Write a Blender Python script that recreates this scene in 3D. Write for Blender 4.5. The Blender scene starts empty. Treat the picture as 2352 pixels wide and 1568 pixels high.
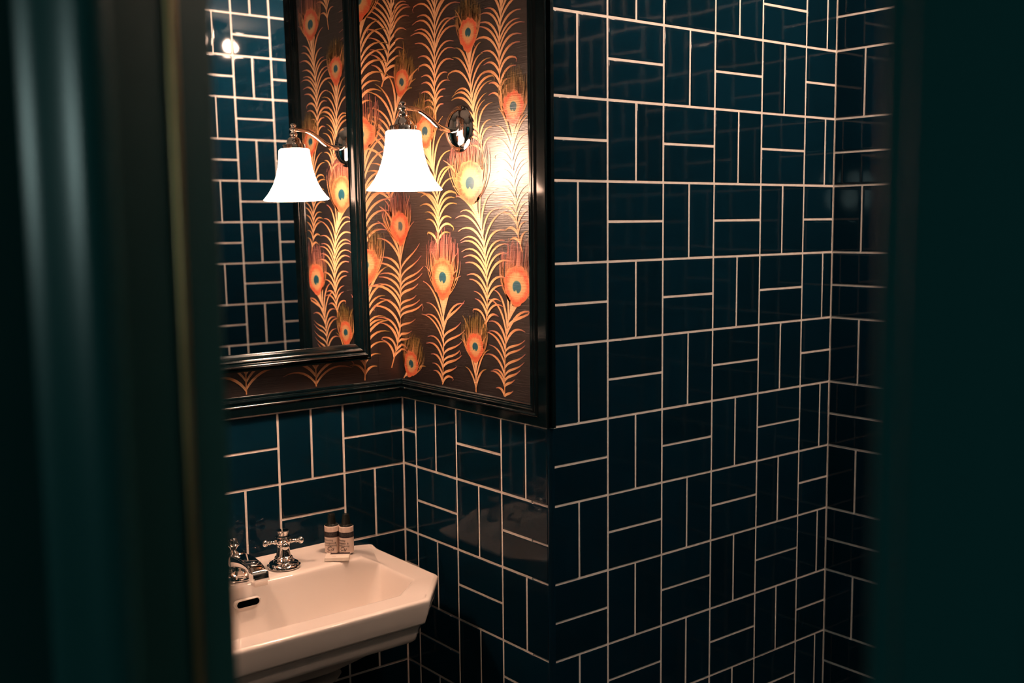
import bpy, bmesh, math, random
from mathutils import Vector, Matrix
R = random.Random(7)
M = 0.153                      # one tile module (two 75 x 150 mm tiles and their joints)
Z0 = 1.20                      # height of the dado's lower edge above the floor
def W(x, y, z): return Vector((x*M, y*M, z*M + Z0))
BX, BY, DX, EY = 0.03, 3.324, 5.723, -8.40     # side wall of alcove, back wall, right wall, entrance wall
AL = -5.73                     # left side of the alcove
LX = -11.9                     # left wall of the room
ZF, ZC = -Z0/M, (2.5-Z0)/M     # floor and ceiling in modules
scene = bpy.context.scene
COL = scene.collection

# ------------------------------------------------------------------ camera
cam_d = bpy.data.cameras.new('camera'); cam = bpy.data.objects.new('camera', cam_d); COL.objects.link(cam)
yaw, pit, rol = 0.6726, -0.1108, -0.0109
f = Vector((math.sin(yaw)*math.cos(pit), math.cos(yaw)*math.cos(pit), math.sin(pit)))
rt = Vector((math.cos(yaw), -math.sin(yaw), 0)); up = rt.cross(f)
r2 = rt*math.cos(rol) + up*math.sin(rol); u2 = -rt*math.sin(rol) + up*math.cos(rol)
mw = Matrix((r2, u2, -f)).transposed().to_4x4(); mw.translation = W(-8.3668, -9.8024, 2.5041)
cam.matrix_world = mw
cam_d.sensor_width = 36; cam_d.lens = 36*2459.68/2352; cam_d.clip_start = 0.01
cam_d.dof.use_dof = True; cam_d.dof.focus_distance = 14.2*M; cam_d.dof.aperture_fstop = 3.6
scene.camera = cam

# ------------------------------------------------------------------ world, lights, exposure
w = bpy.data.worlds.new('world'); scene.world = w; w.use_nodes = True
w.node_tree.nodes['Background'].inputs[0].default_value = (0.10, 0.34, 0.36, 1)
w.node_tree.nodes['Background'].inputs[1].default_value = 0.12
scene.view_settings.view_transform = 'Standard'; scene.view_settings.look = 'None'
scene.view_settings.gamma = 1; scene.view_settings.use_curve_mapping = False
scene.view_settings.exposure = 0.4
SCONCE, BULB, CEIL = 25.0, 360.0, 365.0
CORR_FILL = 24.0  # strength of the fill globe added in the corridor
WARM = (1.0, 0.60, 0.41)
cy = scene.cycles
cy.use_denoising = True; cy.max_bounces = 6; cy.diffuse_bounces = 3; cy.glossy_bounces = 5; cy.transmission_bounces = 2; cy.use_adaptive_sampling = True; cy.adaptive_threshold = .06; cy.adaptive_min_samples = 16; cy.sample_clamp_indirect = 6; cy.caustics_reflective = False; cy.caustics_refractive = False

# ------------------------------------------------------------------ materials
def mat(name, col, rough=0.5, metal=0.0, spec=0.5, coat=0.0):
    m = bpy.data.materials.new(name); m.use_nodes = True
    b = m.node_tree.nodes['Principled BSDF']
    b.inputs['Base Color'].default_value = (*col, 1); b.inputs['Roughness'].default_value = rough
    b.inputs['Metallic'].default_value = metal; b.inputs['Specular IOR Level'].default_value = spec
    b.inputs['Coat Weight'].default_value = coat
    return m
def nd(m, t, **kw):
    n = m.node_tree.nodes.new(t)
    for k, v in kw.items(): setattr(n, k, v)
    return n
def lk(m, a, b): m.node_tree.links.new(a, b)
def BS(m): return m.node_tree.nodes['Principled BSDF']
def noise_var(m, col, scale, amt, detail=4, stretch=(1, 1, 1)):
    """colour mottling of a surface"""
    tc = nd(m, 'ShaderNodeTexCoord'); mp = nd(m, 'ShaderNodeMapping'); mp.inputs['Scale'].default_value = stretch
    nz = nd(m, 'ShaderNodeTexNoise'); nz.inputs['Scale'].default_value = scale; nz.inputs['Detail'].default_value = detail
    rp = nd(m, 'ShaderNodeValToRGB')
    rp.color_ramp.elements[0].color = (*[c*(1-amt) for c in col], 1); rp.color_ramp.elements[0].position = .3
    rp.color_ramp.elements[1].color = (*[min(1, c*(1+amt)) for c in col], 1); rp.color_ramp.elements[1].position = .7
    lk(m, tc.outputs['Object'], mp.inputs[0]); lk(m, mp.outputs[0], nz.inputs['Vector'])
    lk(m, nz.outputs['Fac'], rp.inputs[0]); lk(m, rp.outputs[0], BS(m).inputs['Base Color'])
    return nz
def bump(m, scale, strength, dist=0.001, detail=2, stretch=(1, 1, 1), rnd=False):
    tc = nd(m, 'ShaderNodeTexCoord'); mp = nd(m, 'ShaderNodeMapping'); mp.inputs['Scale'].default_value = stretch
    nz = nd(m, 'ShaderNodeTexNoise'); nz.inputs['Scale'].default_value = scale; nz.inputs['Detail'].default_value = detail
    bp = nd(m, 'ShaderNodeBump'); bp.inputs['Strength'].default_value = strength; bp.inputs['Distance'].default_value = dist
    lk(m, tc.outputs['Object'], mp.inputs[0])
    if rnd:
        oi = nd(m, 'ShaderNodeObjectInfo'); vm = nd(m, 'ShaderNodeVectorMath', operation='ADD'); ml = nd(m, 'ShaderNodeMath', operation='MULTIPLY')
        ml.inputs[1].default_value = 40
        lk(m, oi.outputs['Random'], ml.inputs[0]); lk(m, mp.outputs[0], vm.inputs[0]); lk(m, ml.outputs[0], vm.inputs[1])
        lk(m, vm.outputs[0], nz.inputs['Vector'])
    else: lk(m, mp.outputs[0], nz.inputs['Vector'])
    lk(m, nz.outputs['Fac'], bp.inputs['Height']); lk(m, bp.outputs[0], BS(m).inputs['Normal'])

m_tile = mat('glazed_tile', (.0012, .020, .040), .06, spec=.20)
oi = nd(m_tile, 'ShaderNodeObjectInfo'); rp = nd(m_tile, 'ShaderNodeValToRGB')
rp.color_ramp.elements[0].color = (.0014, .0130, .0240, 1); rp.color_ramp.elements[1].color = (.0016, .0180, .0345, 1)
lk(m_tile, oi.outputs['Random'], rp.inputs[0]); lk(m_tile, rp.outputs[0], BS(m_tile).inputs['Base Color'])
bump(m_tile, 22, .10, .0012, 1, rnd=True)
m_grout = mat('grout', (.86, .80, .74), .85); noise_var(m_grout, (.84, .78, .72), 60, .07)
m_black = mat('black_gloss_paint', (.0012, .006, .008), .10, spec=.4); bump(m_black, 60, .05, .0006, 2)
m_green = mat('dark_green_gloss_paint', (.006, .050, .052), .50, spec=.08); bump(m_green, 40, .08, .0008, 2, (1, 1, .15))
m_green2 = mat('dark_green_moulding_paint', (.006, .046, .046), .26, spec=.35); bump(m_green2, 40, .08, .0008, 2, (1, 1, .15))
m_bead_glint = mat('golden_bead_glint', (.34, .24, .12), .38, 1.0); noise_var(m_bead_glint, (.34, .24, .12), 30, .15)  # golden colour stands in for a warm highlight on the door bead
m_cer = mat('white_ceramic', (.86, .80, .75), .08, coat=.3); noise_var(m_cer, (.86, .80, .75), 9, .015)
m_chr = mat('chrome', (.80, .78, .76), .05, 1.0); bump(m_chr, 30, .02, .0003, 1)
m_slot_shade = mat('slot_shade', (.001, .0015, .002), .9, spec=0.0); noise_var(m_slot_shade, (.001, .0015, .002), 40, .2)  # shade inside the overflow hole, put into the colour
m_mirror = mat('mirror_silvering', (.90, .92, .92), .0, 1.0); noise_var(m_mirror, (.90, .92, .92), 3, .01)
m_floor = mat('floor_tile', (.09, .10, .10), .25); noise_var(m_floor, (.09, .10, .10), 12, .3)
m_ceil = mat('ceiling_paint', (.42, .46, .46), .7); noise_var(m_ceil, (.42, .46, .46), 4, .08)
m_bot = mat('bottle_plastic', (.74, .60, .52), .3); noise_var(m_bot, (.74, .60, .52), 30, .03)
m_cap = mat('dark_cap_plastic', (.010, .013, .012), .25); noise_var(m_cap, (.010, .013, .012), 40, .2)
m_ink = mat('dark_ink', (.02, .012, .016), .6); noise_var(m_ink, (.02, .012, .016), 80, .2)
m_inkfaint = mat('grey_ink', (.05, .055, .055), .5); noise_var(m_inkfaint, (.05, .055, .055), 80, .1)
m_inkpink = mat('pink_ink', (.62, .22, .18), .6); noise_var(m_inkpink, (.62, .22, .18), 80, .1)
m_soap = mat('soap_paper', (.86, .80, .72), .45); noise_var(m_soap, (.86, .80, .72), 50, .04)

def fibre_bump(m):
    """horizontal slubs of a silk-like paper, the same on both walls"""
    g = nd(m, 'ShaderNodeNewGeometry'); sp = nd(m, 'ShaderNodeSeparateXYZ'); lk(m, g.outputs['Position'], sp.inputs[0])
    ad = nd(m, 'ShaderNodeMath', operation='SUBTRACT'); lk(m, sp.outputs[0], ad.inputs[0]); lk(m, sp.outputs[1], ad.inputs[1])
    cb = nd(m, 'ShaderNodeCombineXYZ'); a = nd(m, 'ShaderNodeMath', operation='MULTIPLY'); a.inputs[1].default_value = 22
    b = nd(m, 'ShaderNodeMath', operation='MULTIPLY'); b.inputs[1].default_value = 430
    lk(m, ad.outputs[0], a.inputs[0]); lk(m, sp.outputs[2], b.inputs[0]); lk(m, a.outputs[0], cb.inputs[0]); lk(m, b.outputs[0], cb.inputs[1])
    nz = nd(m, 'ShaderNodeTexNoise'); nz.inputs['Scale'].default_value = 1; nz.inputs['Detail'].default_value = 3
    lk(m, cb.outputs[0], nz.inputs['Vector'])
    bp = nd(m, 'ShaderNodeBump'); bp.inputs['Strength'].default_value = .6; bp.inputs['Distance'].default_value = .0008
    lk(m, nz.outputs['Fac'], bp.inputs['Height']); lk(m, bp.outputs[0], BS(m).inputs['Normal'])
    return nz
m_paper = mat('silk_wallpaper', (.05, .03, .03), .35, spec=1.0)
nz = fibre_bump(m_paper); rp = nd(m_paper, 'ShaderNodeValToRGB')
GROUND = (.012, .008, .008)
rp.color_ramp.elements[0].position = .25; rp.color_ramp.elements[0].color = (.005, .0035, .0038, 1)
rp.color_ramp.elements[1].position = .6; rp.color_ramp.elements[1].color = (.016, .0105, .0105, 1)
lk(m_paper, nz.outputs['Fac'], rp.inputs[0]); lk(m_paper, rp.outputs[0], BS(m_paper).inputs['Base Color'])
m_print = mat('printed_colour', (.5, .3, .2), .35, spec=1.0); fibre_bump(m_print)
for _m in (m_paper, m_print): BS(_m).inputs['IOR'].default_value = 1.6
ca = nd(m_print, 'ShaderNodeVertexColor', layer_name='print'); lk(m_print, ca.outputs[0], BS(m_print).inputs['Base Color'])

def emis(name, col, s):
    m = bpy.data.materials.new(name); m.use_nodes = True
    b = BS(m); b.inputs['Base Color'].default_value = (.8, .8, .78, 1)
    b.inputs['Emission Color'].default_value = (*col, 1); b.inputs['Emission Strength'].default_value = s
    b.inputs['Roughness'].default_value = .3
    return m
m_shade = emis('lit_opal_glass', WARM, SCONCE)
m_bulb = emis('lit_bulb', WARM, BULB)
m_globe = emis('lit_globe', (1.0, .66, .48), CEIL)

m_cool_fill = emis('cool_fill_globe', (.72, 1.0, .96), CORR_FILL)

# ------------------------------------------------------------------ mesh helpers
class MB:
    def __init__(s): s.v = []; s.f = []; s.c = None
    def add(s, vs, fs):
        o = len(s.v); s.v += [tuple(v) for v in vs]; s.f += [tuple(i+o for i in q) for q in fs]; return s
    def box(s, a, b):
        x0, y0, z0 = a; x1, y1, z1 = b
        return s.add([(x0,y0,z0),(x1,y0,z0),(x1,y1,z0),(x0,y1,z0),(x0,y0,z1),(x1,y0,z1),(x1,y1,z1),(x0,y1,z1)],
                     [(3,2,1,0),(4,5,6,7),(0,1,5,4),(1,2,6,5),(2,3,7,6),(3,0,4,7)])
    def loft(s, rings, close=True, cap0=False, cap1=False):
        n = len(rings[0]); o = len(s.v)
        for r in rings: s.v += [tuple(p) for p in r]
        for i in range(len(rings)-1):
            for j in range(n if close else n-1):
                k = (j+1) % n
                s.f.append((o+i*n+j, o+i*n+k, o+(i+1)*n+k, o+(i+1)*n+j))
        if cap0: s.f.append(tuple(o+j for j in reversed(range(n))))
        if cap1: s.f.append(tuple(o+(len(rings)-1)*n+j for j in range(n)))
        return s
    def lathe(s, prof, n=32, c=(0,0,0), cap0=True, cap1=True, sx=1, sy=1):
        rings = [[(c[0]+r*sx*math.cos(2*math.pi*j/n), c[1]+r*sy*math.sin(2*math.pi*j/n), c[2]+z) for j in range(n)] for r, z in prof]
        return s.loft(rings, True, cap0, cap1)
    def tube(s, path, rad, n=14, flat=1.0, upv=Vector((0,0,1))):
        P = [Vector(p) for p in path]; rings = []
        for i, p in enumerate(P):
            t = (P[min(i+1, len(P)-1)] - P[max(i-1, 0)]).normalized()
            a = t.cross(upv)
            a = a.normalized() if a.length > 1e-4 else Vector((1,0,0))
            b = a.cross(t).normalized(); r = rad[i] if isinstance(rad, (list, tuple)) else rad
            rings.append([p + a*r*math.cos(2*math.pi*j/n) + b*r*flat*math.sin(2*math.pi*j/n) for j in range(n)])
        return s.loft(rings, True, True, True)
    def ball(s, c, r, n=16, m=10):
        return s.lathe([(max(r*math.sin(math.pi*i/m), 1e-5), -r*math.cos(math.pi*i/m)) for i in range(m+1)], n, c)
    def build(s, name, m, parent=None, smooth=False, angle=35):
        me = bpy.data.meshes.new(name); me.from_pydata(s.v, [], s.f); me.materials.append(m); me.update()
        bm = bmesh.new(); bm.from_mesh(me); bmesh.ops.recalc_face_normals(bm, faces=bm.faces); bm.to_mesh(me); bm.free()
        if smooth:
            me.polygons.foreach_set('use_smooth', [True]*len(me.polygons))
            me.set_sharp_from_angle(angle=math.radians(angle))
        return link(name, me, parent)
def link(name, me, parent=None):
    o = bpy.data.objects.new(name, me); COL.objects.link(o)
    if parent: o.parent = parent
    return o
def tag(o, label, cat, group=None, kind=None):
    o['label'] = label; o['category'] = cat
    if group: o['group'] = group
    if kind: o['kind'] = kind
    return o
def empty(name, loc, rz=0):
    o = bpy.data.objects.new(name, None); COL.objects.link(o); o.location = loc; o.rotation_euler = (0, 0, rz); o.empty_display_size = .02
    return o
def catmull(P, k=6):
    P = [Vector(p) for p in P]; out = []
    for i in range(len(P)-1):
        a, b, c, d = P[max(i-1,0)], P[i], P[i+1], P[min(i+2, len(P)-1)]
        for j in range(k):
            t = j/k
            out.append(.5*((2*b) + (c-a)*t + (2*a-5*b+4*c-d)*t*t + (3*b-a-3*c+d)*t**3))
    out.append(P[-1]); return out

# ------------------------------------------------------------------ walls and tiles
REC = 0.0013; G = 0.034; TH = 0.10
def wall_box(name, a, b, m, label):
    mb = MB().box(tuple(min(p, q) for p, q in zip(a, b)), tuple(max(p, q) for p, q in zip(a, b)))
    return tag(mb.build(name, m), label, 'wall', kind='structure')
def tile_rings(w_, h_):
    def ring(i, d): 
        x, y = w_/2-i, h_/2-i
        return [(-x,-y,d),(x,-y,d),(x,y,d),(-x,y,d)]
    return [ring(0,-REC-.0004), ring(0,-.0007), ring(.0005,-.00025), ring(.0014,-.00006), ring(.0050,0)]
tile_cache = {}
def tile_mesh(w_, h_):
    k = (round(w_, 4), round(h_, 4))
    if k not in tile_cache:
        mb = MB().loft(tile_rings(w_, h_), True, False, True)
        me = bpy.data.meshes.new('tile'); me.from_pydata(mb.v, [], mb.f); me.materials.append(m_tile)
        me.polygons.foreach_set('use_smooth', [True]*len(me.polygons)); me.update(); tile_cache[k] = me
    return tile_cache[k]
def tiles(wall, org, eu, n, u0, u1, z0, z1, phase, par, vis, flip=False):
    """basket-weave tiling: cells of one module, two tiles each, lying or standing in turn; u runs along eu from org"""
    eu = Vector(eu); n = Vector(n); ez = Vector((0,0,1)); base = Matrix((eu, ez, n)).transposed()
    if base.determinant() < 0: base = Matrix((-eu, ez, n)).transposed()
    rest = MB(); g = G*M/2
    i0 = math.floor(u0-phase); i1 = math.ceil(u1-phase)
    for i in range(i0, i1):
        for j in range(math.floor(z0), math.ceil(z1)):
            a, b = phase+i, phase+i+1
            if (i+j+par) % 2 == 0: rects = [(a, a+.5, j, j+1), (a+.5, b, j, j+1)]
            else: rects = [(a, b, j, j+.5), (a, b, j+.5, j+1)]
            for (p, q, r, s) in rects:
                p, q, r, s = max(p, u0), min(q, u1), max(r, z0), min(s, z1)
                w_, h_ = (q-p)*M-2*g, (s-r)*M-2*g
                if w_ < .004 or h_ < .004: continue
                c = org + eu*((p+q)/2*M) + ez*((r+s)/2*M)
                if vis((p+q)/2, (r+s)/2):
                    o = link('tile', tile_mesh(w_, h_), wall)
                    jit = Matrix.Rotation(R.gauss(0, .0022), 3, 'X') @ Matrix.Rotation(R.gauss(0, .0022), 3, 'Y')
                    mm = (base @ jit).to_4x4(); mm.translation = c + n*R.uniform(-.0001, .0002)
                    o.matrix_world = mm
                else:
                    o = len(rest.v)
                    rr = tile_rings(w_, h_); rr = [rr[0], rr[1], rr[3]]
                    rest.loft([[c + base @ Vector(v) for v in rg] for rg in rr], True, False, True)
    if rest.v:
        t = rest.build('tile_field', m_tile, wall); t['kind'] = 'stuff'; t['label'] = 'navy glazed wall tiles outside the picture'
ORG = W(0, 0, 0)

floor = tag(MB().box((LX*M-.6, -2.45, -.05), (DX*M+.1, BY*M+.1, 0)).build('floor', m_floor), 'dark stone washroom floor', 'floor', kind='structure')
ceil = tag(MB().box((LX*M-.6, -2.45, 2.5), (DX*M+.1, BY*M+.1, 2.55)).build('ceiling', m_ceil), 'dark teal painted washroom ceiling', 'ceiling', kind='structure')
CZ = 2.5
wall_a = wall_box('wall_back', (AL*M-TH, BY*M+REC, 0), (BX*M+TH, BY*M+TH, CZ), m_grout, 'back wall of the sink alcove, navy tiles below, feather wallpaper above')
wall_b = wall_box('wall_alcove_right', (BX*M+REC, .06, 0), (BX*M+TH, BY*M, CZ), m_grout, 'side wall of the alcove that carries the lit sconce')
wall_c = wall_box('wall_pier', (BX*M+.004, REC, 0), (DX*M+TH, .06, CZ), m_grout, 'wide navy tiled wall right of the sconce')
wall_d = wall_box('wall_right', (DX*M+REC, EY*M-.14, 0), (DX*M+TH, .0, CZ), m_grout, 'navy tiled return wall at the right, next to the door frame')
wall_al = wall_box('wall_alcove_left', (AL*M-TH, 0.06, 0), (AL*M-REC, BY*M, CZ), m_grout, 'left side wall of the sink alcove behind the door')
wall_pl = wall_box('wall_pier_left', (LX*M, REC, 0), (AL*M-.004, .06, CZ), m_grout, 'navy tiled wall left of the alcove')
wall_l = wall_box('wall_left', (LX*M-TH, EY*M-.14, 0), (LX*M, .06, CZ), m_ceil, 'left wall of the washroom behind the door')
wall_k = wall_box('wall_corridor', (LX*M-.6, -2.45, 0), (DX*M+.1, -2.37, CZ), m_green, 'dark green corridor wall outside the washroom')
DR0, DR1, DTOP = -11.15, -5.72, (2.06-Z0)/M
mb = MB().box((DR1*M, EY*M-.14, 0), (DX*M, EY*M-REC, CZ)).box((LX*M, EY*M-.14, 0), (DR0*M, EY*M-REC, CZ)).box((DR0*M, EY*M-.14, 2.06), (DR1*M, EY*M-REC, CZ))
wall_e = tag(mb.build('wall_entrance', m_grout), 'navy tiled entrance wall seen in the mirror', 'wall', kind='structure')

tiles(wall_c, ORG, (1,0,0), (0,-1,0), .055, DX+.009, ZF, ZC, 0, 0, lambda u, z: -5.2 < z < 6.6)
tiles(wall_d, W(DX,0,0), (0,-1,0), (-1,0,0), -.009, 8.38, ZF, ZC, 0, 0, lambda u, z: -5.2 < z < 6.6 and u < 2.2)
BP = BY - 3                      # cells count from the outer corner, the cut strip falls in the inner corner
tiles(wall_b, W(BX,0,0), (0,1,0), (-1,0,0), .055, BY+.009, ZF, -.014, 0, 1, lambda u, z: z > -5.6)
tiles(wall_a, W(BX,BY,0), (-1,0,0), (0,-1,0), -.009, BX-AL-.006, ZF, -.014, 0, 0, lambda u, z: z > -5.6 and u < 4)
tiles(wall_e, W(0,EY,0), (1,0,0), (0,1,0), DR1+.75, DX-.006, ZF, ZC, -.11, 1, lambda u, z: .2 < u < 4.2 and -.2 < z < 8.2)
tiles(wall_pl, ORG, (1,0,0), (0,-1,0), LX+.03, AL-.055, ZF, ZC, AL, 0, lambda u, z: False)
tiles(wall_al, W(AL,0,0), (0,1,0), (1,0,0), .055, BY-.006, ZF, -.014, 0, 1, lambda u, z: False)

def corner_bead(name, x, y, sx, z0, z1, label):
    """rounded glazed edging on an outer corner"""
    r = .062*M; pts = [(0,0)]
    for k in range(9):
        a = math.pi/2*k/8
        pts.append((r*(1-math.sin(a))*1.0, r*(1-math.cos(a))))
    pts = [(r+.002, r+.002)] + [(r*(1-math.sin(math.pi/2*k/8)), r*(1-math.cos(math.pi/2*k/8))) for k in range(9)]
    rings = [[Vector((x*M + sx*(p-.0012), y*M + q-.0012, z)) for p, q in pts] for z in (z0, z1)]
    return tag(MB().loft(rings, True, True, True).build(name, m_tile, None, True), label, 'trim', kind='structure')
corner_bead('trim_1', BX, 0, 1, 0, Z0-.002, 'rounded navy tile edge on the outer corner below the black moulding')
corner_bead('trim_2', AL, 0, -1, 0, Z0-.002, 'rounded navy tile edge on the alcove left corner')

# ------------------------------------------------------------------ mouldings
PROF = [(0,0),(0,.050),(.03,.058),(.44,.058),(.47,.068),(.52,.076),(.57,.068),(.60,.056),(.66,.056),(.70,.066),(.75,.066),(.79,.050),(.84,.046),(.87,.034),(.93,.034),(.97,.020),(1,.014),(1,0)]
def moulding(mb, p0, p1, across, out, w_, prof=PROF, k0=(0,0), k1=(0,0), dscale=1.0):
    """prof (t across, depth) swept p0 -> p1; k = (per width, per depth) mitre shift along the run at either end"""
    p0, p1, across, out = map(Vector, (p0, p1, across, out)); d = (p1-p0).normalized()
    r0 = [p0 + across*(t*w_*M) + out*(q*dscale*M) + d*((k0[0]*t*w_ + k0[1]*q*dscale)*M) for t, q in prof]
    r1 = [p1 + across*(t*w_*M) + out*(q*dscale*M) - d*((k1[0]*t*w_ + k1[1]*q*dscale)*M) for t, q in prof]
    mb.loft([r0, r1], True, True, True); return mb
DW, VW = .262, .37
d1 = moulding(MB(), W(AL, BY, 0), W(BX, BY, 0), (0,0,1), (0,-1,0), DW, k0=(0,1), k1=(0,1)).build('trim_3', m_black, None, True, 30)
tag(d1, 'black gloss dado moulding on the back wall below the mirror', 'moulding', kind='structure')
mb = moulding(MB(), W(BX, BY, 0), W(BX, 0, 0), (0,0,1), (-1,0,0), DW, k0=(0,1), k1=(VW/DW,0))
d2 = mb.build('trim_4', m_black, None, True, 30); tag(d2, 'black gloss dado moulding under the sconce wallpaper', 'moulding', kind='structure')
mb = moulding(MB(), W(BX, -.0, 0), W(BX, -.0, ZC), (0,1,0), (-1,0,0), VW, k0=(DW/VW,0))
mb.box((BX*M+.0002, -.0065, Z0), (BX*M+.0075, .002, CZ))
d3 = mb.build('trim_5', m_black, None, True, 30); tag(d3, 'upright black gloss corner moulding between feather wallpaper and tiles', 'moulding', kind='structure')
mb = moulding(MB(), W(AL, BY, 0), W(AL, 0, 0), (0,0,1), (1,0,0), DW, k0=(0,1), k1=(VW/DW,0))
tag(mb.build('trim_6', m_black, None, True, 30), 'black gloss dado moulding on the alcove left side', 'moulding', kind='structure')
mb = moulding(MB(), W(AL, 0, 0), W(AL, 0, ZC), (0,1,0), (1,0,0), VW, k0=(DW/VW,0))
tag(mb.build('trim_7', m_black, None, True, 30), 'upright black gloss corner moulding on the alcove left side', 'moulding', kind='structure')

# ------------------------------------------------------------------ wallpaper with printed peacock feathers
PT = .0016
pa = MB().box((AL*M, BY*M-PT, Z0+.2*M), (BX*M, BY*M+REC, CZ)).build('wallpaper', m_paper, wall_a)
pa['label'] = 'dark brown silk wallpaper with orange peacock feathers'
pb = MB().box((BX*M-PT, .2*M, Z0+.2*M), (BX*M+REC, BY*M-PT, CZ)).build('wallpaper', m_paper, wall_b)
pb['label'] = 'dark brown silk wallpaper with orange peacock feathers under the sconce'
pl_ = MB().box((AL*M-REC, .2*M, Z0+.2*M), (AL*M+PT, BY*M-PT, CZ)).build('wallpaper', m_paper, wall_al)
pl_['label'] = 'dark brown silk wallpaper on the alcove left side'
for (s0, zz0, zz1) in ((-.40, .3, 8.4), ):      # paper seam
    x = BX+s0
    o = MB().box((x*M-.0004, BY*M-PT-.0004, Z0+zz0*M), (x*M+.0004, BY*M-PT, Z0+zz1*M)).build('paper_seam', m_paper, pa)
def unroll(s, z, h):
    """paper coordinates (modules from the inner corner, + on the side wall, - on the back wall) to the wall"""
    h = PT + .0002 + h
    if s >= 0: return Vector((BX*M-h, (BY-s)*M if s*M > h else BY*M-h, z*M+Z0))
    return Vector((min((BX+s)*M, BX*M-h), BY*M-h, z*M+Z0))
def unroll_left(s, z, h): return Vector((AL*M+PT+.0002+h, (BY-s)*M, z*M+Z0))
def mix(a, b, t): return tuple(p+(q-p)*t for p, q in zip(a, b))
ORANGE, PALE = (.62, .27, .10), (.80, .50, .28)
MAUVE, OLIVE = (.27, .085, .095), (.11, .10, .022)
RED, CREAM, BLUE, TEALR = (.62, .075, .032), (.62, .36, .17), (.006, .075, .115), (.20, .30, .16)
layer = [0]
def feather(eye, stem, tip, parent, un=unroll, L=.42, clip=(-9, 9, .262, 8.45), es=1.0, tilt=0.0, gap=.102, seed=0, eyeless=False):
    """eye: centre of the eye spot or None; stem: points downwards from the eye; tip: colour of the barb ends"""
    rn = random.Random(seed*13+5); layer[0] += 1; h0 = (layer[0] % 12)*.00006
    V, F, Cc = [], [], []
    def vert(s, z, h, c):
        s = min(max(s, clip[0]), clip[1]); z = min(max(z, clip[2]), clip[3])
        V.append(un(s, z, h0+h)); Cc.append((*c, 1)); return len(V)-1
    def strip(pts, ws, cols, h):
        prev = None
        for i, p in enumerate(pts):
            q = pts[min(i+1, len(pts)-1)]; o = pts[max(i-1, 0)]
            dx, dz = q[0]-o[0], q[1]-o[1]; l = math.hypot(dx, dz) or 1
            nx, nz = -dz/l*ws[i]/2, dx/l*ws[i]/2
            a = vert(p[0]+nx, p[1]+nz, h, cols[i]); b = vert(p[0]-nx, p[1]-nz, h, cols[i])
            if prev: F.append((prev[0], a, b, prev[1]))
            prev = (a, b)
    def bez(p0, p1, p2, p3, k=8):
        return [tuple((1-t)**3*a+3*(1-t)**2*t*b+3*(1-t)*t*t*c+t**3*d for a, b, c, d in zip(p0, p1, p2, p3)) for t in [i/k for i in range(k+1)]]
    path = [tuple(p) for p in catmull([Vector((s, z, 0)) for s, z in stem], 10)]
    path = [(p[0], p[1]) for p in path]
    ln = [0]
    for a, b in zip(path, path[1:]): ln.append(ln[-1]+math.hypot(b[0]-a[0], b[1]-a[1]))
    tot = ln[-1]
    def at(d):
        for i in range(len(ln)-1):
            if ln[i+1] >= d or i == len(ln)-2:
                t = (d-ln[i])/max(ln[i+1]-ln[i], 1e-6); a, b = path[i], path[i+1]
                dx, dz = a[0]-b[0], a[1]-b[1]; l = math.hypot(dx, dz) or 1
                return (a[0]+(b[0]-a[0])*t, a[1]+(b[1]-a[1])*t), (dx/l, dz/l)
    # stem
    n = len(path); strip(path, [.030-.012*i/n for i in range(n)], [mix(PALE, ORANGE, i/n) for i in range(n)], .00030)
    # barbs, from below the eye down to the bare quill
    flare = stem[-1][1] < .3 and stem[-1][0] < -1
    style = {-1: False, 1: seed in (8, 9, 11)}
    d = .02 if not eyeless else -.0
    bare = (.09 if stem[-1][1] > .35 else .0) if tot > .8 else .0
    while d < tot-bare:
        fr = d/max(tot, .01)
        for sd in (-1, 1):
            (px, pz), (tx, tz) = at(max(0, min(tot, d + rn.uniform(-.2, .2)*gap)))
            ox, oz = sd*tz, -sd*tx
            base_l = L*(1-.10*fr-.52*max(0, fr-.62)/.38*1.0) if not eyeless else L*(1-.55*max(0, fr-.45)/.55)
            l = base_l*rn.uniform(.80, 1.22)
            near = max(0, 1-d/.55) if eye else 0
            sweep = style[sd] and rn.random() < .8
            arch = rn.uniform(.25, .75) if rn.random() < .75 else rn.uniform(-.3, .2)
            up1, out1 = .34+.22*near, .14
            up2, out2 = .66+.45*near, .46-.16*near
            up3, out3 = (.60-.22*arch)+.85*near, .98-.42*near
            if sweep and near < .5: up1, out1, up2, out2, up3, out3 = .30, .22, .22+.3*near, .62-.1*near, .56+.3*near, 1.0-.2*near
            if flare: l, up1, out1, up2, out2, up3, out3 = L*rn.uniform(.75, 1.15)*(1-.12*fr), .26, .16, .52, .52, .40-.15*rn.random(), 1.0
            def P(o, u): return (px+ox*l*o+tx*l*u, pz+oz*l*o+tz*l*u)
            pts = bez((px, pz), P(out1, up1), P(out2, up2), P(out3, up3))
            if rn.random() < .10 and near < .2:      # a curled tip
                e = P(out3+.02, up3-.16); pts += [P(out3+.06, up3-.07), e]
            k = len(pts)-1; b0 = .034*rn.uniform(.85, 1.15)
            ws = [b0*(.75+.35*math.sin(math.pi*min(1, i/k*1.1)))*(1-.62*(i/k)**2.2) for i in range(k+1)]
            tc = mix(tip, ORANGE, rn.uniform(0, .35))
            cols = [mix(mix(PALE, ORANGE, min(1, i/k*1.5)), tc, max(0, (i/k-.55)/.45)) for i in range(k+1)]
            strip(pts, ws, cols, .00012+rn.uniform(0, .00010))
        d += gap*rn.uniform(.8, 1.2)
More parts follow.
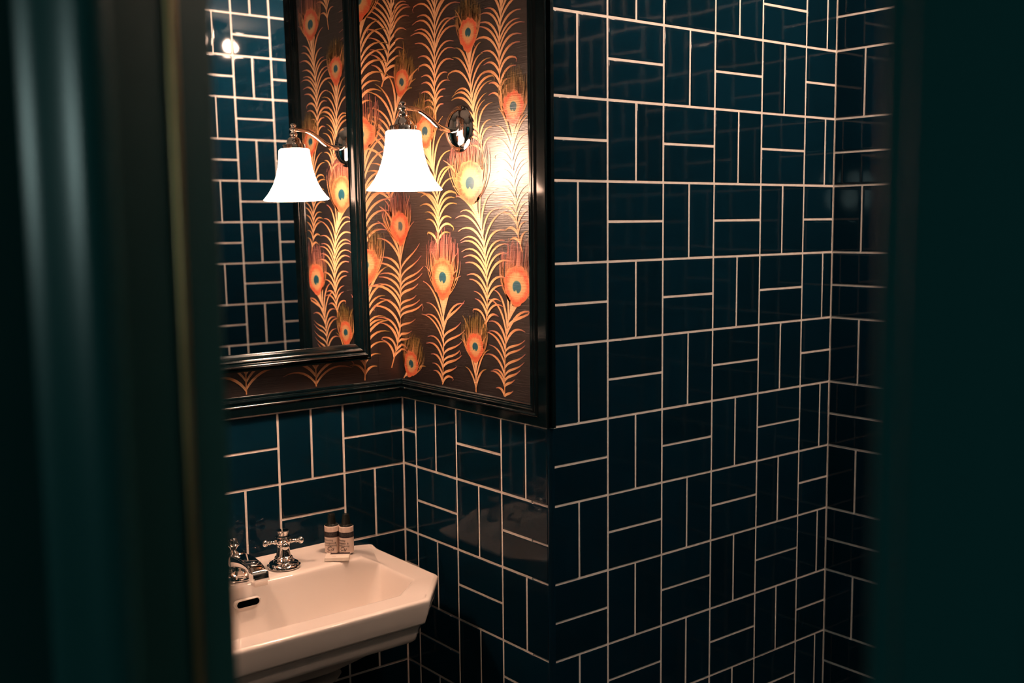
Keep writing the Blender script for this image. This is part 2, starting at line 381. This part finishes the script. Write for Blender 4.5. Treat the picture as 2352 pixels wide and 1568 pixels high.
    if eye:
        ex, ez = eye; ct, st = math.cos(tilt), math.sin(tilt)
        es *= .97
        def E_(x, y): return (ex + (x*ct + y*st)*es, ez + (-x*st + y*ct)*es)
        bot = stem[0]
        # outer halo wisps, fanning from the point under the eye
        p0 = bot
        NW = 90
        for i in range(NW):
            a = -1 + 2*(i+rn.random())/NW
            hgt = (.62-.22*a*a)*rn.uniform(.62, 1.12)
            wx = .36*a*rn.uniform(.8, 1.1)
            p3 = E_(wx*1.05, hgt); p1 = E_(wx*.9, -.12); p2 = E_(wx*1.15, .16)
            pts = bez(p0, p1, p2, p3, 8); k = 8
            mid = mix(RED, ORANGE, min(1, abs(a)*.9+rn.uniform(0, .3)))
            cols = [mix(mix(ORANGE, mid, min(1, q/3)) if q < 5 else mix(mid, CREAM, .45), mix(tip, ORANGE, .15), max(0, min(1, (q/k-.60)/.3))) for q in range(k+1)]
            strip(pts, [.013*(1-.55*(q/k)) for q in range(k+1)], cols, .00018)
        # the eye spot as rings of colour
        lowf = (math.hypot(ex-bot[0], ez-bot[1])/es + .03)/.262
        rings = [(0, BLUE), (.055, BLUE), (.078, (.008, .085, .12)), (.088, TEALR), (.098, CREAM), (.160, mix(CREAM, ORANGE, .35)), (.188, mix(RED, ORANGE, .5)), (.215, RED), (.240, mix(RED, ORANGE, .35)), (.262, mix(ORANGE, GROUND, .25))]
        K = 36; prev = None
        for ri, (r, c) in enumerate(rings):
            ids = []
            for k in range(K):
                an = 2*math.pi*k/K; x, y = math.sin(an), math.cos(an)
                g = r/.262
                yy = y*r*(.90 if y > 0 else .92+(lowf-.92)*g*g) + .03*g
                xx = x*r*(.98 if y > 0 else .98*(1-.40*g*y*y))
                if r < .09 and y < -.2: yy += .045*(r/.088)*math.exp(-((x+.15)/.30)**2)     # notch of the heart
                wob = 1 + (.10*rn.uniform(-1, 1) if r > .14 else 0)
                cc = mix(RED, ORANGE, .5) if (g > .95 and y < .1) else c
                ids.append(vert(*E_(xx*wob, yy*(wob if y > -.8 else 1)), .00045 - .0001*g, cc))
            if prev:
                for k in range(K): F.append((prev[k], prev[(k+1) % K], ids[(k+1) % K], ids[k]))
            prev = ids
        for i in range(26):                                 # fine rays over the spot
            an = 2*math.pi*(i+rn.random())/26; x, y = math.sin(an), math.cos(an)
            a0, a1 = .105, .26*rn.uniform(.9, 1.15)
            q0, q1 = E_(x*a0*.96, y*a0*.92+.01), E_(x*a1*.96, y*a1*.92+.03)
            c = mix(CREAM, RED, rn.uniform(.2, .8))
            strip([q0, mix(q0, q1, .5), q1], [.004, .007, .003], [mix(CREAM, c, .3), c, c], .00052)
    me = bpy.data.meshes.new('feather'); me.from_pydata([tuple(v) for v in V], [], F)
    at_ = me.color_attributes.new('print', 'FLOAT_COLOR', 'POINT')
    at_.data.foreach_set('color', [x for c in Cc for x in c]); me.materials.append(m_print); me.update()
    o = link('feather', me, parent); return o
CB = (-9, BY-VW-.0, .262, 8.45)
FE = [  # eye, stem points, tip colour, barb length, eye scale, eye tilt
 ((-.02, 6.75), [(-.03, 6.5), (-.054, 5.62), (-.078, 5.255), (-.125, 4.845), (-.183, 4.588), (-.245, 4.41)], MAUVE, .44, 1.0, 0),
 ((.173, 4.469), [(.098, 4.284), (-.023, 4.092), (-.065, 3.871), (-.126, 3.509), (-.176, 3.018), (-.138, 2.803), (-.12, 2.679)], OLIVE, .42, .72, .35),
 ((1.06, 6.45), [(1.05, 6.2), (1.024, 5.46), (1.001, 4.771), (.99, 4.417), (.98, 4.136), (1.002, 3.851)], MAUVE, .46, 1.0, 0),
 ((.736, 3.748), [(.792, 3.526), (.91, 3.267), (1.002, 2.906), (1.021, 2.511), (.991, 2.233), (1.008, 2.102)], OLIVE, .42, .85, -.15),
 ((1.765, 4.926), [(1.777, 4.673), (1.804, 4.247), (1.878, 3.816), (1.967, 3.644), (2.045, 3.386), (2.106, 3.228)], OLIVE, .38, .75, 0),
 ((2.50, 5.72), [(2.49, 5.48), (2.469, 5.224), (2.416, 4.75), (2.41, 4.428), (2.423, 4.183), (2.452, 3.887)], MAUVE, .38, 1.0, 0),
 ((2.678, 3.91), [(2.665, 3.674), (2.643, 3.352), (2.679, 2.94), (2.702, 2.784), (2.739, 2.403), (2.829, 2.135)], OLIVE, .34, .80, 0),
 ((1.763, 3.003), [(1.853, 2.75), (1.986, 2.46), (2.062, 2.101), (2.1, 1.703), (2.093, 1.397), (2.059, 1.1)], MAUVE, .46, 1.2, -.1),
 ((.057, 2.455), [(.045, 2.181), (.046, 1.624), (-.005, 1.167), (-.067, .809), (-.189, .431)], MAUVE, .44, .85, -.05),
 ((1.101, 1.754), [(1.112, 1.45), (1.099, 1.024), (1.089, .698), (1.055, .28)], MAUVE, .45, 1.05, .06),
 ((1.825, .868), [(1.83, .66), (1.83, .265)], OLIVE, .40, .74, 0),
 ((2.71, 1.688), [(2.628, 1.46), (2.518, 1.222), (2.457, .821), (2.438, .285)], MAUVE, .42, 1.05, .12),
 ((.265, .491), [(.13, .33), (.06, .265)], OLIVE, .36, .72, .40),
 ((.35, 7.1), [(.33, 6.85), (.36, 6.3), (.44, 5.95), (.50, 5.6)], OLIVE, .40, .95, 0),
 ((1.9, 7.3), [(1.9, 7.05), (1.93, 6.5), (1.98, 6.0), (1.93, 5.55)], MAUVE, .42, 1.0, 0),
 ((2.62, 7.6), [(2.6, 7.3), (2.63, 6.8), (2.6, 6.3)], OLIVE, .36, .95, 0),
 ((-.63, 3.733), [(-.60, 3.495), (-.57, 3.074), (-.566, 2.589), (-.57, 2.05)], MAUVE, .44, 1.0, 0),
 ((-.605, 1.918), [(-.59, 1.61), (-.60, 1.114), (-.62, .70), (-.637, .29)], OLIVE, .38, 1.0, 0),
 ((-.62, 5.55), [(-.60, 5.25), (-.58, 4.8), (-.60, 4.3), (-.62, 4.0)], OLIVE, .42, 1.0, 0),
 ((-.60, 7.3), [(-.60, 7.0), (-.58, 6.5), (-.62, 5.95)], MAUVE, .42, 1.0, 0),
 ((-1.40, 1.6), [(-1.40, 1.3), (-1.41, .8), (-1.413, .285)], MAUVE, .58, 1.0, 0),
 ((-2.42, 2.0), [(-2.43, 1.7), (-2.44, 1.0), (-2.441, .285)], MAUVE, .58, 1.0, 0),
 ((-3.40, 1.4), [(-3.40, 1.1), (-3.42, .7), (-3.42, .285)], OLIVE, .48, 1.0, 0),
 ((-4.40, 1.7), [(-4.42, 1.4), (-4.42, .8), (-4.42, .285)], MAUVE, .58, 1.0, 0),
 ((-5.35, 2.2), [(-5.36, 1.9), (-5.38, 1.2), (-5.36, .285)], OLIVE, .34, 1.0, 0),
 ((-5.40, 4.4), [(-5.38, 4.1), (-5.36, 3.4), (-5.38, 2.75)], MAUVE, .34, 1.0, 0),
 ((-5.38, 6.6), [(-5.36, 6.3), (-5.38, 5.6), (-5.38, 5.0)], OLIVE, .34, 1.0, 0),
]
for i, (e, st, tip, L, es, ti) in enumerate(FE):
    onb = e[0] > -.1
    feather(e, st, tip, pb if onb else pa, L=L*1.16, es=es, tilt=ti, seed=i, clip=CB if onb else (AL-BX+.01, 9, .262, 8.45))
for i, (s, z) in enumerate([(.5, 1.6), (.55, 3.7), (.5, 5.8), (.5, 7.6), (1.3, .9), (1.25, 2.8), (1.3, 4.9), (1.3, 6.9), (2.1, 1.9), (2.05, 3.9), (2.1, 6.0), (2.1, 7.7), (2.75, 1.1), (2.7, 3.0), (2.72, 5.1), (2.7, 7.0)]):
    feather((s, z), [(s-.01, z-.25), (s+.02, z-.8), (s, max(.29, z-1.5))], MAUVE if i % 2 else OLIVE, pl_, unroll_left, L=.36, seed=40+i, clip=(.01, BY-VW, .262, 8.45))

# ------------------------------------------------------------------ mirror
MX0, MX1, MZ0, MZ1, FW = -5.13, -.585, .605, 6.75, .235
TILT = .018
mir = empty('wall_mirror', W((MX0+MX1)/2, BY-.128, MZ0))
tag(mir, 'tall wall mirror in a ribbed black gloss frame above the sink', 'mirror')
mir.rotation_euler = (-TILT, 0, 0)
hw, hh = (MX1-MX0)/2, MZ1-MZ0
FP = [(0,-.10),(0,.030),(.04,.050),(.10,.054),(.16,.040),(.20,.040),(.26,.075),(.34,.088),(.42,.075),(.46,.058),(.52,.058),(.58,.066),(.66,.058),(.72,.038),(.80,.034),(.88,.024),(.95,.020),(1,.008),(1,-.02)]
def V3(x, z, y=0): return Vector((x*M, y*M, z*M))
for nm, p0, p1, ac in (('frame_side', V3(hw,0), V3(hw,hh), (-1,0,0)), ('frame_side', V3(-hw,0), V3(-hw,hh), (1,0,0)),
                       ('frame_bottom', V3(-hw,0), V3(hw,0), (0,0,1)), ('frame_top', V3(-hw,hh), V3(hw,hh), (0,0,-1))):
    moulding(MB(), p0, p1, ac, (0,-1,0), FW, FP, (1,0), (1,0)).build(nm, m_black, mir, True, 40)
i_ = FW*.93
MB().box(tuple(V3(-hw+i_, i_, 0)), tuple(V3(hw-i_, hh-i_, .02))).build('mirror_glass', m_mirror, mir)

# ------------------------------------------------------------------ sconces
def sconce(loc, rz, label):
    """local +X runs from the wall into the room"""
    r = empty('wall_sconce', loc, rz); tag(r, label, 'lamp', 'bell shade sconces in the sink alcove')
    S = M
    prof = [(.30,0),(.305,.012),(.295,.024),(.275,.030),(.262,.055),(.235,.085),(.185,.112),(.12,.128),(.05,.134),(.001,.135)]
    rings = [[(z*S, q*S*.96*math.cos(2*math.pi*j/40), q*S*math.sin(2*math.pi*j/40)) for j in range(40)] for q, z in prof]
    MB().loft(rings, True, True, True).build('backplate', m_chr, r, True, 50)
    path = catmull([(.10*S,0,-.02*S),(.22*S,0,-.015*S),(.36*S,0,.03*S),(.50*S,0,.13*S),(.64*S,0,.205*S),(.78*S,0,.225*S),(.885*S,0,.22*S)], 6)
    MB().tube(path, [.040*S - .010*S*i/len(path) for i in range(len(path))], 14, 1.0, Vector((0,1,0))).build('arm', m_chr, r, True, 60)
    MB().lathe([(.055,-.03),(.062,0),(.055,.03)], 20, (0,0,0)).build  # collar profile reused below
    cx = .885*S
    fi = [(.030,.10),(.052,.125),(.058,.15),(.05,.175),(.036,.19),(.036,.20),(.060,.208),(.064,.225),(.055,.245),(.034,.255),(.034,.263),(.046,.275),(.046,.292),(.03,.308),(.001,.314)]
    MB().lathe([(a*S, b*S) for a, b in fi], 24, (cx,0,0)).build('finial', m_chr, r, True, 50)
    ft = [(.165,-.075),(.172,-.070),(.172,-.005),(.165,.005),(.135,.010),(.115,.022),(.100,.060),(.085,.095),(.06,.11),(.03,.115)]
    MB().lathe([(a*S, b*S) for a, b in ft], 36, (cx,0,0)).build('shade_holder', m_chr, r, True, 40)
    op = [(.150,-.058),(.205,-.060),(.222,-.075),(.228,-.13),(.235,-.22),(.252,-.33),(.282,-.45),(.325,-.57),(.38,-.67),(.435,-.745),(.476,-.790),(.480,-.800),(.472,-.806)]
    ip = [(a-.012, b) for a, b in reversed(op[2:-1])]
    sh = MB().lathe([(a*S, b*S) for a, b in op+ip+[(.150,-.075)]], 48, (cx,0,0), False, False).build('shade', m_shade, r, True, 60)
    sh['label'] = 'glowing white bell glass shade'
    MB().lathe([(.05*S,-.10*S),(.055*S,-.2*S),(.10*S,-.32*S),(.13*S,-.42*S),(.12*S,-.5*S),(.07*S,-.56*S),(.001,-.58*S)], 20, (cx,0,0)).build('bulb', m_bulb, r, True, 60)
    return r
SY, SZ = 1.77, 3.725
sconce(W(BX, SY, SZ) - Vector((PT,0,0)), math.pi, 'lit chrome sconce with white bell shade right of the mirror')
sconce(W(AL, SY, SZ) + Vector((PT,0,0)), 0, 'lit chrome sconce on the alcove left side behind the door')

# ------------------------------------------------------------------ ceiling light
cl = empty('ceiling_light', W(3.62, -5.0, ZC)); tag(cl, 'three globe chrome ceiling light above the washroom', 'lamp')
MB().lathe([(.001,-.02),(.10,-.02),(.11,-.012),(.11,0),(.001,0)], 32).build('ceiling_plate', m_chr, cl, True)
for k in range(3):
    a = 2*math.pi*k/3; x, y = .115*math.cos(a), .115*math.sin(a)
    MB().tube([(x*.4, y*.4, -.015), (x*.75, y*.75, -.05), (x, y, -.07)], .006, 10).build('arm', m_chr, cl, True)
    MB().ball((x, y, -.097), .028).build('globe', m_globe, cl, True, 80)

# ------------------------------------------------------------------ basin
SX, RIM, DECK = -2.85, -2.136, .166
def outline(pts, rad, k=14, m=6):
    """closed outline with straight edges (k points each) and rounded corners (m points each)"""
    out = []; n = len(pts)
    cor = []
    for i in range(n):
        p = Vector(pts[i]); a = (Vector(pts[i-1])-p); b = (Vector(pts[(i+1) % n])-p)
        r = min(rad, a.length*.45, b.length*.45); cor.append((p+a.normalized()*r, p, p+b.normalized()*r))
    for i in range(n):
        a, p, b = cor[i]
        for j in range(m+1):
            t = j/m; out.append((1-t)**2*a + 2*(1-t)*t*p + t*t*b)
        nx = cor[(i+1) % n][0]
        for j in range(1, k): out.append(b.lerp(nx, j/k))
    return out
def octa(x0, x1, yf, yb, cf, cbk, cyf=None):
    """octagon: chamfered front corners (cf wide, cyf deep) and back corners cbk"""
    cyf = cf if cyf is None else cyf; cbk = max(cbk, .001)
    return [(x0+cf, yf), (x1-cf, yf), (x1, yf+cyf), (x1, yb-cbk), (x1-cbk, yb), (x0+cbk, yb), (x0, yb-cbk), (x0, yf+cyf)]
HW = 2.30
def sst(a, b, x):
    t = max(0, min(1, (x-a)/(b-a))); return t*t*(3-2*t)
def deckz(x, y):
    ax = abs(x-SX)                               # raised tap deck along the wall
    return DECK*(1-sst(HW-.64, HW-.28, ax))*sst(2.30, 2.56, y)
def lip(x, y): return .030*sst(BY-.16, BY-.07, y)
def ring(o, z, deck=True): return [Vector((p[0]*M, p[1]*M, (z + (deckz(p[0], p[1]) + lip(p[0], p[1]) if deck else 0))*M + Z0)) for p in o]
def oc(ix, iyf, iyb, cf, cbk, rad, cyf=None): return outline(octa(SX-HW+ix, SX+HW-ix, .93+iyf, BY-.004-iyb, cf, cbk, cyf), rad)
OUT = (0.0, 0.0, 0.0, .62, .02, .05, .70)
INN = (.35, .37, .80, .46, .01, .05, .38)
def mixo(t): return oc(*[a+(b-a)*t for a, b in zip(OUT, INN)])
rings = []
# underside and outer faces, bottom to top
rings.append(ring(oc(1.25, .95, .35, .45, .02, .1), RIM-1.05, False))
rings.append(ring(oc(.98, .75, .25, .5, .02, .1), RIM-.92, False))
rings.append(ring(oc(.42, .42, .02, .55, .02, .06), RIM-.64, False))
rings.append(ring(oc(.185, .185, 0, .58, .02, .05, .64), RIM-.575, False))
rings.append(ring(oc(.16, .16, 0, .58, .02, .05, .64), RIM-.55, False))
rings.append(ring(oc(.115, .115, 0, .6, .02, .05, .66), RIM-.385, False))
rings.append(ring(oc(.125, .125, 0, .6, .02, .05, .66), RIM-.365, False))
rings.append(ring(oc(.075, .075, 0, .61, .02, .05, .68), RIM-.335, False))
rings.append(ring(oc(.055, .055, 0, .61, .02, .05, .69), RIM-.325, False))
for zz, q in ((-.30, .045), (-.20, .022), (-.08, .004), (-.045, 0), (-.022, .005), (-.008, .018), (0, .042)):
    rings.append(ring(oc(q, q, 0, .62, .02, .05, .70), RIM+zz, zz > -.1))
for t in (.16, .24, .32, .40, .48, .56, .64, .72, .80, .87, .93, .97): rings.append(ring(mixo(t), RIM-.012*t))
# bowl
def inn(d, z, deckf=True, r=.05, cbk=.01, cf=.46):
    o = outline(octa(SX-HW+.35+d, SX+HW-.35-d, .93+.37+d*.75, BY-.804-d*.75, cf+d*.25, cbk+d*.55, .38+d*.25), r+d*.35)
    k = [Vector((p[0]*M, p[1]*M, (RIM+z)*M+Z0)) for p in o]
    if deckf:
        for v, p in zip(k, o): v.z += deckz(p[0], p[1])*M*deckf
    return k
for d, z, dk in ((0, -.014, 1), (.015, -.022, 1), (.028, -.040, 1), (.04, -.07, .95), (.06, -.13, .8), (.10, -.26, .5), (.15, -.42, .2), (.21, -.57, 0), (.29, -.68, 0), (.40, -.75, 0), (.55, -.785, 0), (.62, -.80, 0)):
    rings.append(inn(d, z, dk))
sink = empty('pedestal_sink', W(SX, BY-1.2, ZF)); tag(sink, 'white octagonal ceramic pedestal sink under the mirror', 'sink')
def under(o, root):
    o.parent = root; o.matrix_parent_inverse = Matrix.Translation(-root.location); return o
under(MB().loft(rings, True, True, True).build('basin', m_cer, None, True, 50), sink)
pr = [(1.05, .62, ZF), (1.05, .62, ZF+.5), (.92, .52, ZF+.62), (.70, .42, ZF+.9), (.62, .38, ZF+2.6), (.68, .42, RIM-1.3), (.95, .55, RIM-1.04)]
mb = MB(); mb.loft([[W(*p, z) for p in [(q[0], q[1]) for q in outline(octa(SX-a, SX+a, 2.2-b, 2.2+b+.3, .22, .22), .08, 4, 4)]] for a, b, z in pr], True, True, True)
under(mb.build('pedestal', m_cer, None, True, 40), sink)
# overflow slot in the back of the bowl: solid plug, inner shade painted black
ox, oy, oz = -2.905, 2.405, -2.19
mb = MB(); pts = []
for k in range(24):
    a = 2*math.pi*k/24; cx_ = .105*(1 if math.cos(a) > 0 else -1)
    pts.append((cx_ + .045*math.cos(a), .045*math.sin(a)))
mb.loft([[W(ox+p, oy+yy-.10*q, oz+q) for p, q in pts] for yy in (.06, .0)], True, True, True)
ov = under(mb.build('overflow_slot', m_slot_shade, None), sink); ov['label'] = 'dark rounded overflow slot'
mb = MB(); mb.loft([[W(ox+p*a, oy+yy-.10*q*a, oz+q*a) for p, q in pts] for a, yy in ((1.0, -.004), (1.14, -.004), (1.20, .012), (1.20, .05), (1.0, .05))], True)
under(mb.build('overflow_rim', m_cer, None, True), sink)
MB().lathe([(.001,.004),(.10*M,.004),(.13*M,.003),(.14*M,0)], 28, tuple(W(SX, 1.9, RIM-.798))).build('drain', m_chr, None, True)
under(bpy.data.objects['drain'], sink)

# ------------------------------------------------------------------ taps
DZ = RIM+DECK
def tap_handle(x, rot, label):
    r = empty('basin_tap', W(x, 2.82, DZ), rot); tag(r, label, 'tap', 'cross handle taps on the sink')
    S = M
    MB().lathe([(a*S, b*S) for a, b in [(.215,0),(.222,.012),(.218,.028),(.205,.036),(.200,.040),(.190,.056),(.165,.070),(.140,.076),(.134,.084),(.130,.098),(.118,.110),(.112,.118)]], 36).build('flange', m_chr, r, True, 28)
    MB().lathe([(a*S, b*S) for a, b in [(.112,.118),(.118,.128),(.112,.138),(.098,.15),(.090,.19),(.084,.24),(.080,.275),(.088,.285),(.088,.296),(.07,.302)]], 28).build('stem', m_chr, r, True, 28)
    mb = MB().lathe([(a*S, b*S) for a, b in [(.05,.295),(.085,.305),(.098,.325),(.098,.345),(.085,.362),(.05,.372),(.048,.385),(.09,.395),(.100,.402),(.096,.410),(.062,.413)]], 28)
    mb.build('hub', m_chr, r, True, 35)
    for k in range(4):
        a = math.pi/2*k; d = Vector((math.cos(a), math.sin(a), 0))
        P = [(.06,.036),(.09,.030),(.105,.034),(.115,.026),(.145,.021),(.165,.025),(.175,.032),(.184,.025),(.194,.022),(.202,.034),(.218,.046),(.236,.049),(.252,.044),(.264,.028),(.270,.001)]
        MB().tube([d*(q*S) + Vector((0,0,.335*S)) for q, _ in P], [b*S for _, b in P], 14).build('handle_arm', m_chr, r, True, 45)
    MB().lathe([(a*S, b*S) for a, b in [(.066,.405),(.066,.43),(.074,.465),(.080,.482),(.076,.490),(.055,.494),(.001,.496)]], 28).build('cap', m_chr, r, True, 30)
    return r
tap_handle(-2.20, math.radians(-19.5), 'chrome cross handle tap between the spout and the small bottles')
tap_handle(-3.50, math.radians(40), 'chrome cross handle tap behind the door left of the spout')
sp = empty('basin_spout', W(SX, 2.82, DZ)); tag(sp, 'chrome basin spout with lift knob above the overflow slot', 'tap')
S = M
MB().lathe([(a*S, b*S) for a, b in [(.225,0),(.232,.015),(.225,.035),(.205,.045),(.19,.055),(.16,.085),(.135,.13),(.125,.19),(.13,.25),(.125,.30),(.09,.33),(.001,.335)]], 36).build('spout_body', m_chr, sp, True, 35)
# spout arm: rounded box section swept forwards
arm = [(-.02,.215,.115,.085),(.12,.245,.112,.078),(.26,.262,.108,.068),(.38,.265,.105,.060),(.48,.255,.104,.058),(.56,.228,.104,.060),(.62,.19,.104,.062)]
rings = []
for k, (d, z, hw_, hh_) in enumerate(arm):
    n0, n1 = arm[max(k-1,0)], arm[min(k+1,len(arm)-1)]; t = Vector((0, -(n1[0]-n0[0]), n1[1]-n0[1])).normalized(); nn = Vector((0, t.z, -t.y)); 
    nn = nn if nn.z > 0 else -nn
    sec = []
    for q in range(24):
        a = 2*math.pi*q/24; ca_, sa_ = math.cos(a), math.sin(a)
        e = .45; sec.append((math.copysign(abs(ca_)**e, ca_)*hw_, math.copysign(abs(sa_)**e, sa_)*hh_))
    rings.append([(Vector((0,-d,z)) + Vector((1,0,0))*p + nn*q)*S for p, q in sec])
MB().loft(rings, True, True, True).build('spout_arm', m_chr, sp, True, 45)
mb = MB(); rr = []
for (a, dy, z) in ((.104,0,.22),(.106,.005,.13),(.104,.006,.115),(.088,.006,.112),(.088,.006,.065),(.082,.006,.06)):
    rr.append([(x*a*S, (-.635-dy+y*a*.62)*S, z*S) for x, y in ((-1,-1),(-.9,-1.08),(.9,-1.08),(1,-1),(1,1),(-1,1))])
MB().loft(rr, True, True, True).build('spout_outlet', m_chr, sp, True, 25)
MB().lathe([(a*S, b*S) for a, b in [(.05,.33),(.085,.335),(.075,.35),(.03,.36),(.025,.42),(.04,.44),(.05,.46),(.062,.475),(.078,.49),(.080,.50),(.070,.512),(.062,.53),(.062,.55),(.048,.575),(.025,.588),(.001,.592)]], 24, (0, .10*S, -.10*S)).build('lift_knob', m_chr, sp, True, 30)

# ------------------------------------------------------------------ toiletries
def text_mesh(body, size, shear=0):
    cu = bpy.data.curves.new('t', 'FONT'); cu.body = body; cu.size = size; cu.align_x = 'LEFT'; cu.resolution_u = 2; cu.shear = shear
    o = bpy.data.objects.new('t', cu); COL.objects.link(o)
    dg = bpy.context.evaluated_depsgraph_get(); dg.update()
    me = o.evaluated_get(dg).to_mesh()
    vs = [tuple(v.co) for v in me.vertices]; fs = [tuple(p.vertices) for p in me.polygons]
    o.evaluated_get(dg).to_mesh_clear(); bpy.data.objects.remove(o); bpy.data.curves.remove(cu)
    return vs, fs
BR, BH = .100*M, .375*M
def bottle(x, y, z, a0, label):
    r = empty('shampoo_bottle', W(x, y, z)); tag(r, label, 'bottle', 'miniature toiletry bottles on the sink')
    MB().lathe([(.001,0),(BR*.9,0),(BR,.0012),(BR,BH-.001),(BR*.94,BH),(.001,BH)], 40).build('bottle_body', m_bot, r, True, 40)
    MB().lathe([(BR*.93,BH),(BR*.93,BH+.002),(BR*.60,BH+.004),(BR*.58,BH+.010),(BR*.50,BH+.020),(BR*.44,BH+.024),(BR*.40,BH+.025),(.001,BH+.0255)], 32).build('cap', m_cap, r, True, 40)
    e = .00025
    rings = [[((BR+e)*math.cos(2*math.pi*j/40), (BR+e)*math.sin(2*math.pi*j/40), zz) for j in range(40)] for zz in (BH*.60, BH*.80)]
    bn = MB().loft(rings, True).build('label_band', m_ink, r, True)
    def wrap(body, size, zz, m, start, shear=0):
        vs, fs = text_mesh(body, size, shear)
        out = []
        for (px, py, _) in vs:
            a = a0 + (px+start)/BR; out.append(((BR+2*e)*math.cos(a), (BR+2*e)*math.sin(a), zz+py))
        MB().add(out, fs).build('label_text', m, r)
    wrap('AROMA', .0088, BH*.66, m_inkfaint, .0052)
    wrap('Balancing', .0058, BH*.475, m_ink, -.001)
    wrap('Shampoo &', .0058, BH*.365, m_ink, 0)
    wrap('Conditioning', .0056, BH*.275, m_ink, -.0008)
    wrap('Cu', .0125, BH*.115, m_ink, .0065, .35)
    wrap('100 ml', .0042, BH*.04, m_ink, .0055)
    return r
VA = math.atan2(-9.80-2.9, -8.37+1.4)
bottle(-1.395, 2.97, DZ, VA-1.22, 'small shampoo bottle with dark band, left one behind the soap')
bottle(-1.255, 2.82, DZ, VA-1.50, 'small shampoo bottle with dark band, right one nearer the side wall')
so = empty('soap_box', W(-1.50, 2.64, DZ), math.radians(-35)); tag(so, 'small white wrapped soap bar in front of the two bottles', 'soap')
bl, bw, bh = .0245, .0165, .0075
mb = MB(); rr = []
for i_, zz in ((.0006,0),(0,.0008),(0,bh-.0008),(.0006,bh)): rr.append([(-bl+i_,-bw+i_,zz),(bl-i_,-bw+i_,zz),(bl-i_,bw-i_,zz),(-bl+i_,bw-i_,zz)])
mb.loft(rr, True, True, True).build('soap_wrapper', m_soap, so)
MB().box((-bl*.62, bw-.0100, bh), (bl, bw-.0006, bh+.0003)).build('dark_stripe', m_ink, so)
vs, fs = text_mesh('Cu', .006, .3)
MB().add([(a-.010, b-.009, bh+.0002) for a, b, _ in vs], fs).build('printed_mark', m_inkpink, so)

# ------------------------------------------------------------------ door and its frame
HX, HY = -11.05, -8.36
dl = 5.0*M; ang = math.atan2(2.41, 4.39)
door = empty('door_1', (HX*M, HY*M, 0), ang); tag(door, 'dark green gloss door standing ajar at the left', 'door', kind='structure')
th = .044; DH = 2.03
def rbox(x0, x1, y0, y1, z0, z1, r):
    mb = MB(); P = []
    for cx_, cy_, a0 in ((x1-r, y1-r, 0), (x0+r, y1-r, 90), (x0+r, y0+r, 180), (x1-r, y0+r, 270)):
        for k in range(7):
            a = math.radians(a0+15*k); P.append((cx_+r*math.cos(a), cy_+r*math.sin(a)))
    return mb.loft([[(x, y, z) for x, y in P] for z in (z0, z1)], True, True, True)
st = .100
rbox(dl-st, dl, 0, th, .008, DH, .012).build('stile', m_green, door, True, 40)
rbox(0, st, 0, th, .008, DH, .005).build('stile', m_green, door, True, 40)
for z0, z1 in ((.008, .22), (DH-.11, DH)): MB().box((st, .001, z0), (dl-st, th-.001, z1)).build('rail', m_green, door)
MB().box((st, .014, .22), (dl-st, th-.014, DH-.11)).build('panel', m_green, door)
for (x, sgn) in ((dl-st, -1), (st, 1)):
    for yf, so_ in ((0, -1), (th, 1)):
        pts = [(0, 0), (.006, .004), (.004, .010), (-.004, .015), (-.013, .013), (-.019, .006), (-.022, -.002), (-.028, -.006), (-.032, -.014)]
        rings = [[(x - sgn*p, yf + so_*q, z) for p, q in pts] for z in (.20, DH-.09)]
        MB().loft(rings, True, True, True).build('panel_moulding', m_green2, door, True, 60)
for z in (.20, DH-.115):
    MB().tube([(st, -.006, z), (dl-st, -.006, z)], .010, 12).build('panel_moulding', m_green2, door, True, 60)
MB().tube([(dl-.043, -.0005, .02), (dl-.043, -.0005, DH-.01)], .0030, 10).build('bead', m_bead_glint, door, True, 60)  # bead carries the highlight as a golden metal colour
fr = empty('trim_8', W(-6.1, EY, ZF)); tag(fr, 'dark green door frame close to the lens at the right', 'door frame', kind='structure')
def fbox(nm, a, b, r=.006):
    o = rbox(a[0], b[0], a[1], b[1], a[2], b[2], r).build(nm, m_green, None, True, 40); return under(o, fr)
JX = -6.05*M
fbox('jamb', (JX, EY*M-.145, 0), (JX+.035, EY*M+.004, 2.06))
fbox('door_stop', (JX-.012, EY*M-.12, 0), (JX+.002, EY*M-.055, 2.05), .004)
fbox('architrave', (JX+.008, EY*M+.001, 0), (JX+.085, EY*M+.020, 2.12), .006)
fbox('architrave', (JX+.004, EY*M-.165, 0), (JX+.085, EY*M-.141, 2.12), .006)
fbox('jamb', (DR0*M-.03, EY*M-.145, 0), (DR0*M+.004, EY*M+.004, 2.06))
fbox('head', (DR0*M, EY*M-.145, 2.045), (JX+.035, EY*M+.004, 2.075))
# fill pendant added behind the lens to brighten the door and frame
co = empty('corridor_fill_light', W(-13.6, -12.6, 3.4)); tag(co, 'added fill globe behind the lens, brightens the door and frame', 'lamp')
CL = 2.5-co.location.z
MB().lathe([(.001,CL-.03),(.03,CL-.028),(.045,CL-.01),(.045,CL),(.001,CL)], 24).build('ceiling_rose', m_chr, co, True)  # rose and cord made up to carry the added fill globe
MB().tube([(0,0,.11),(0,0,CL-.02)], .003, 8).build('cord', m_cap, co, True)
MB().lathe([(.001,.125),(.016,.123),(.022,.11),(.028,.092),(.001,.09)], 20).build('lamp_holder', m_chr, co, True)
MB().ball((0, 0, 0), .10).build('globe', m_cool_fill, co, True, 80)
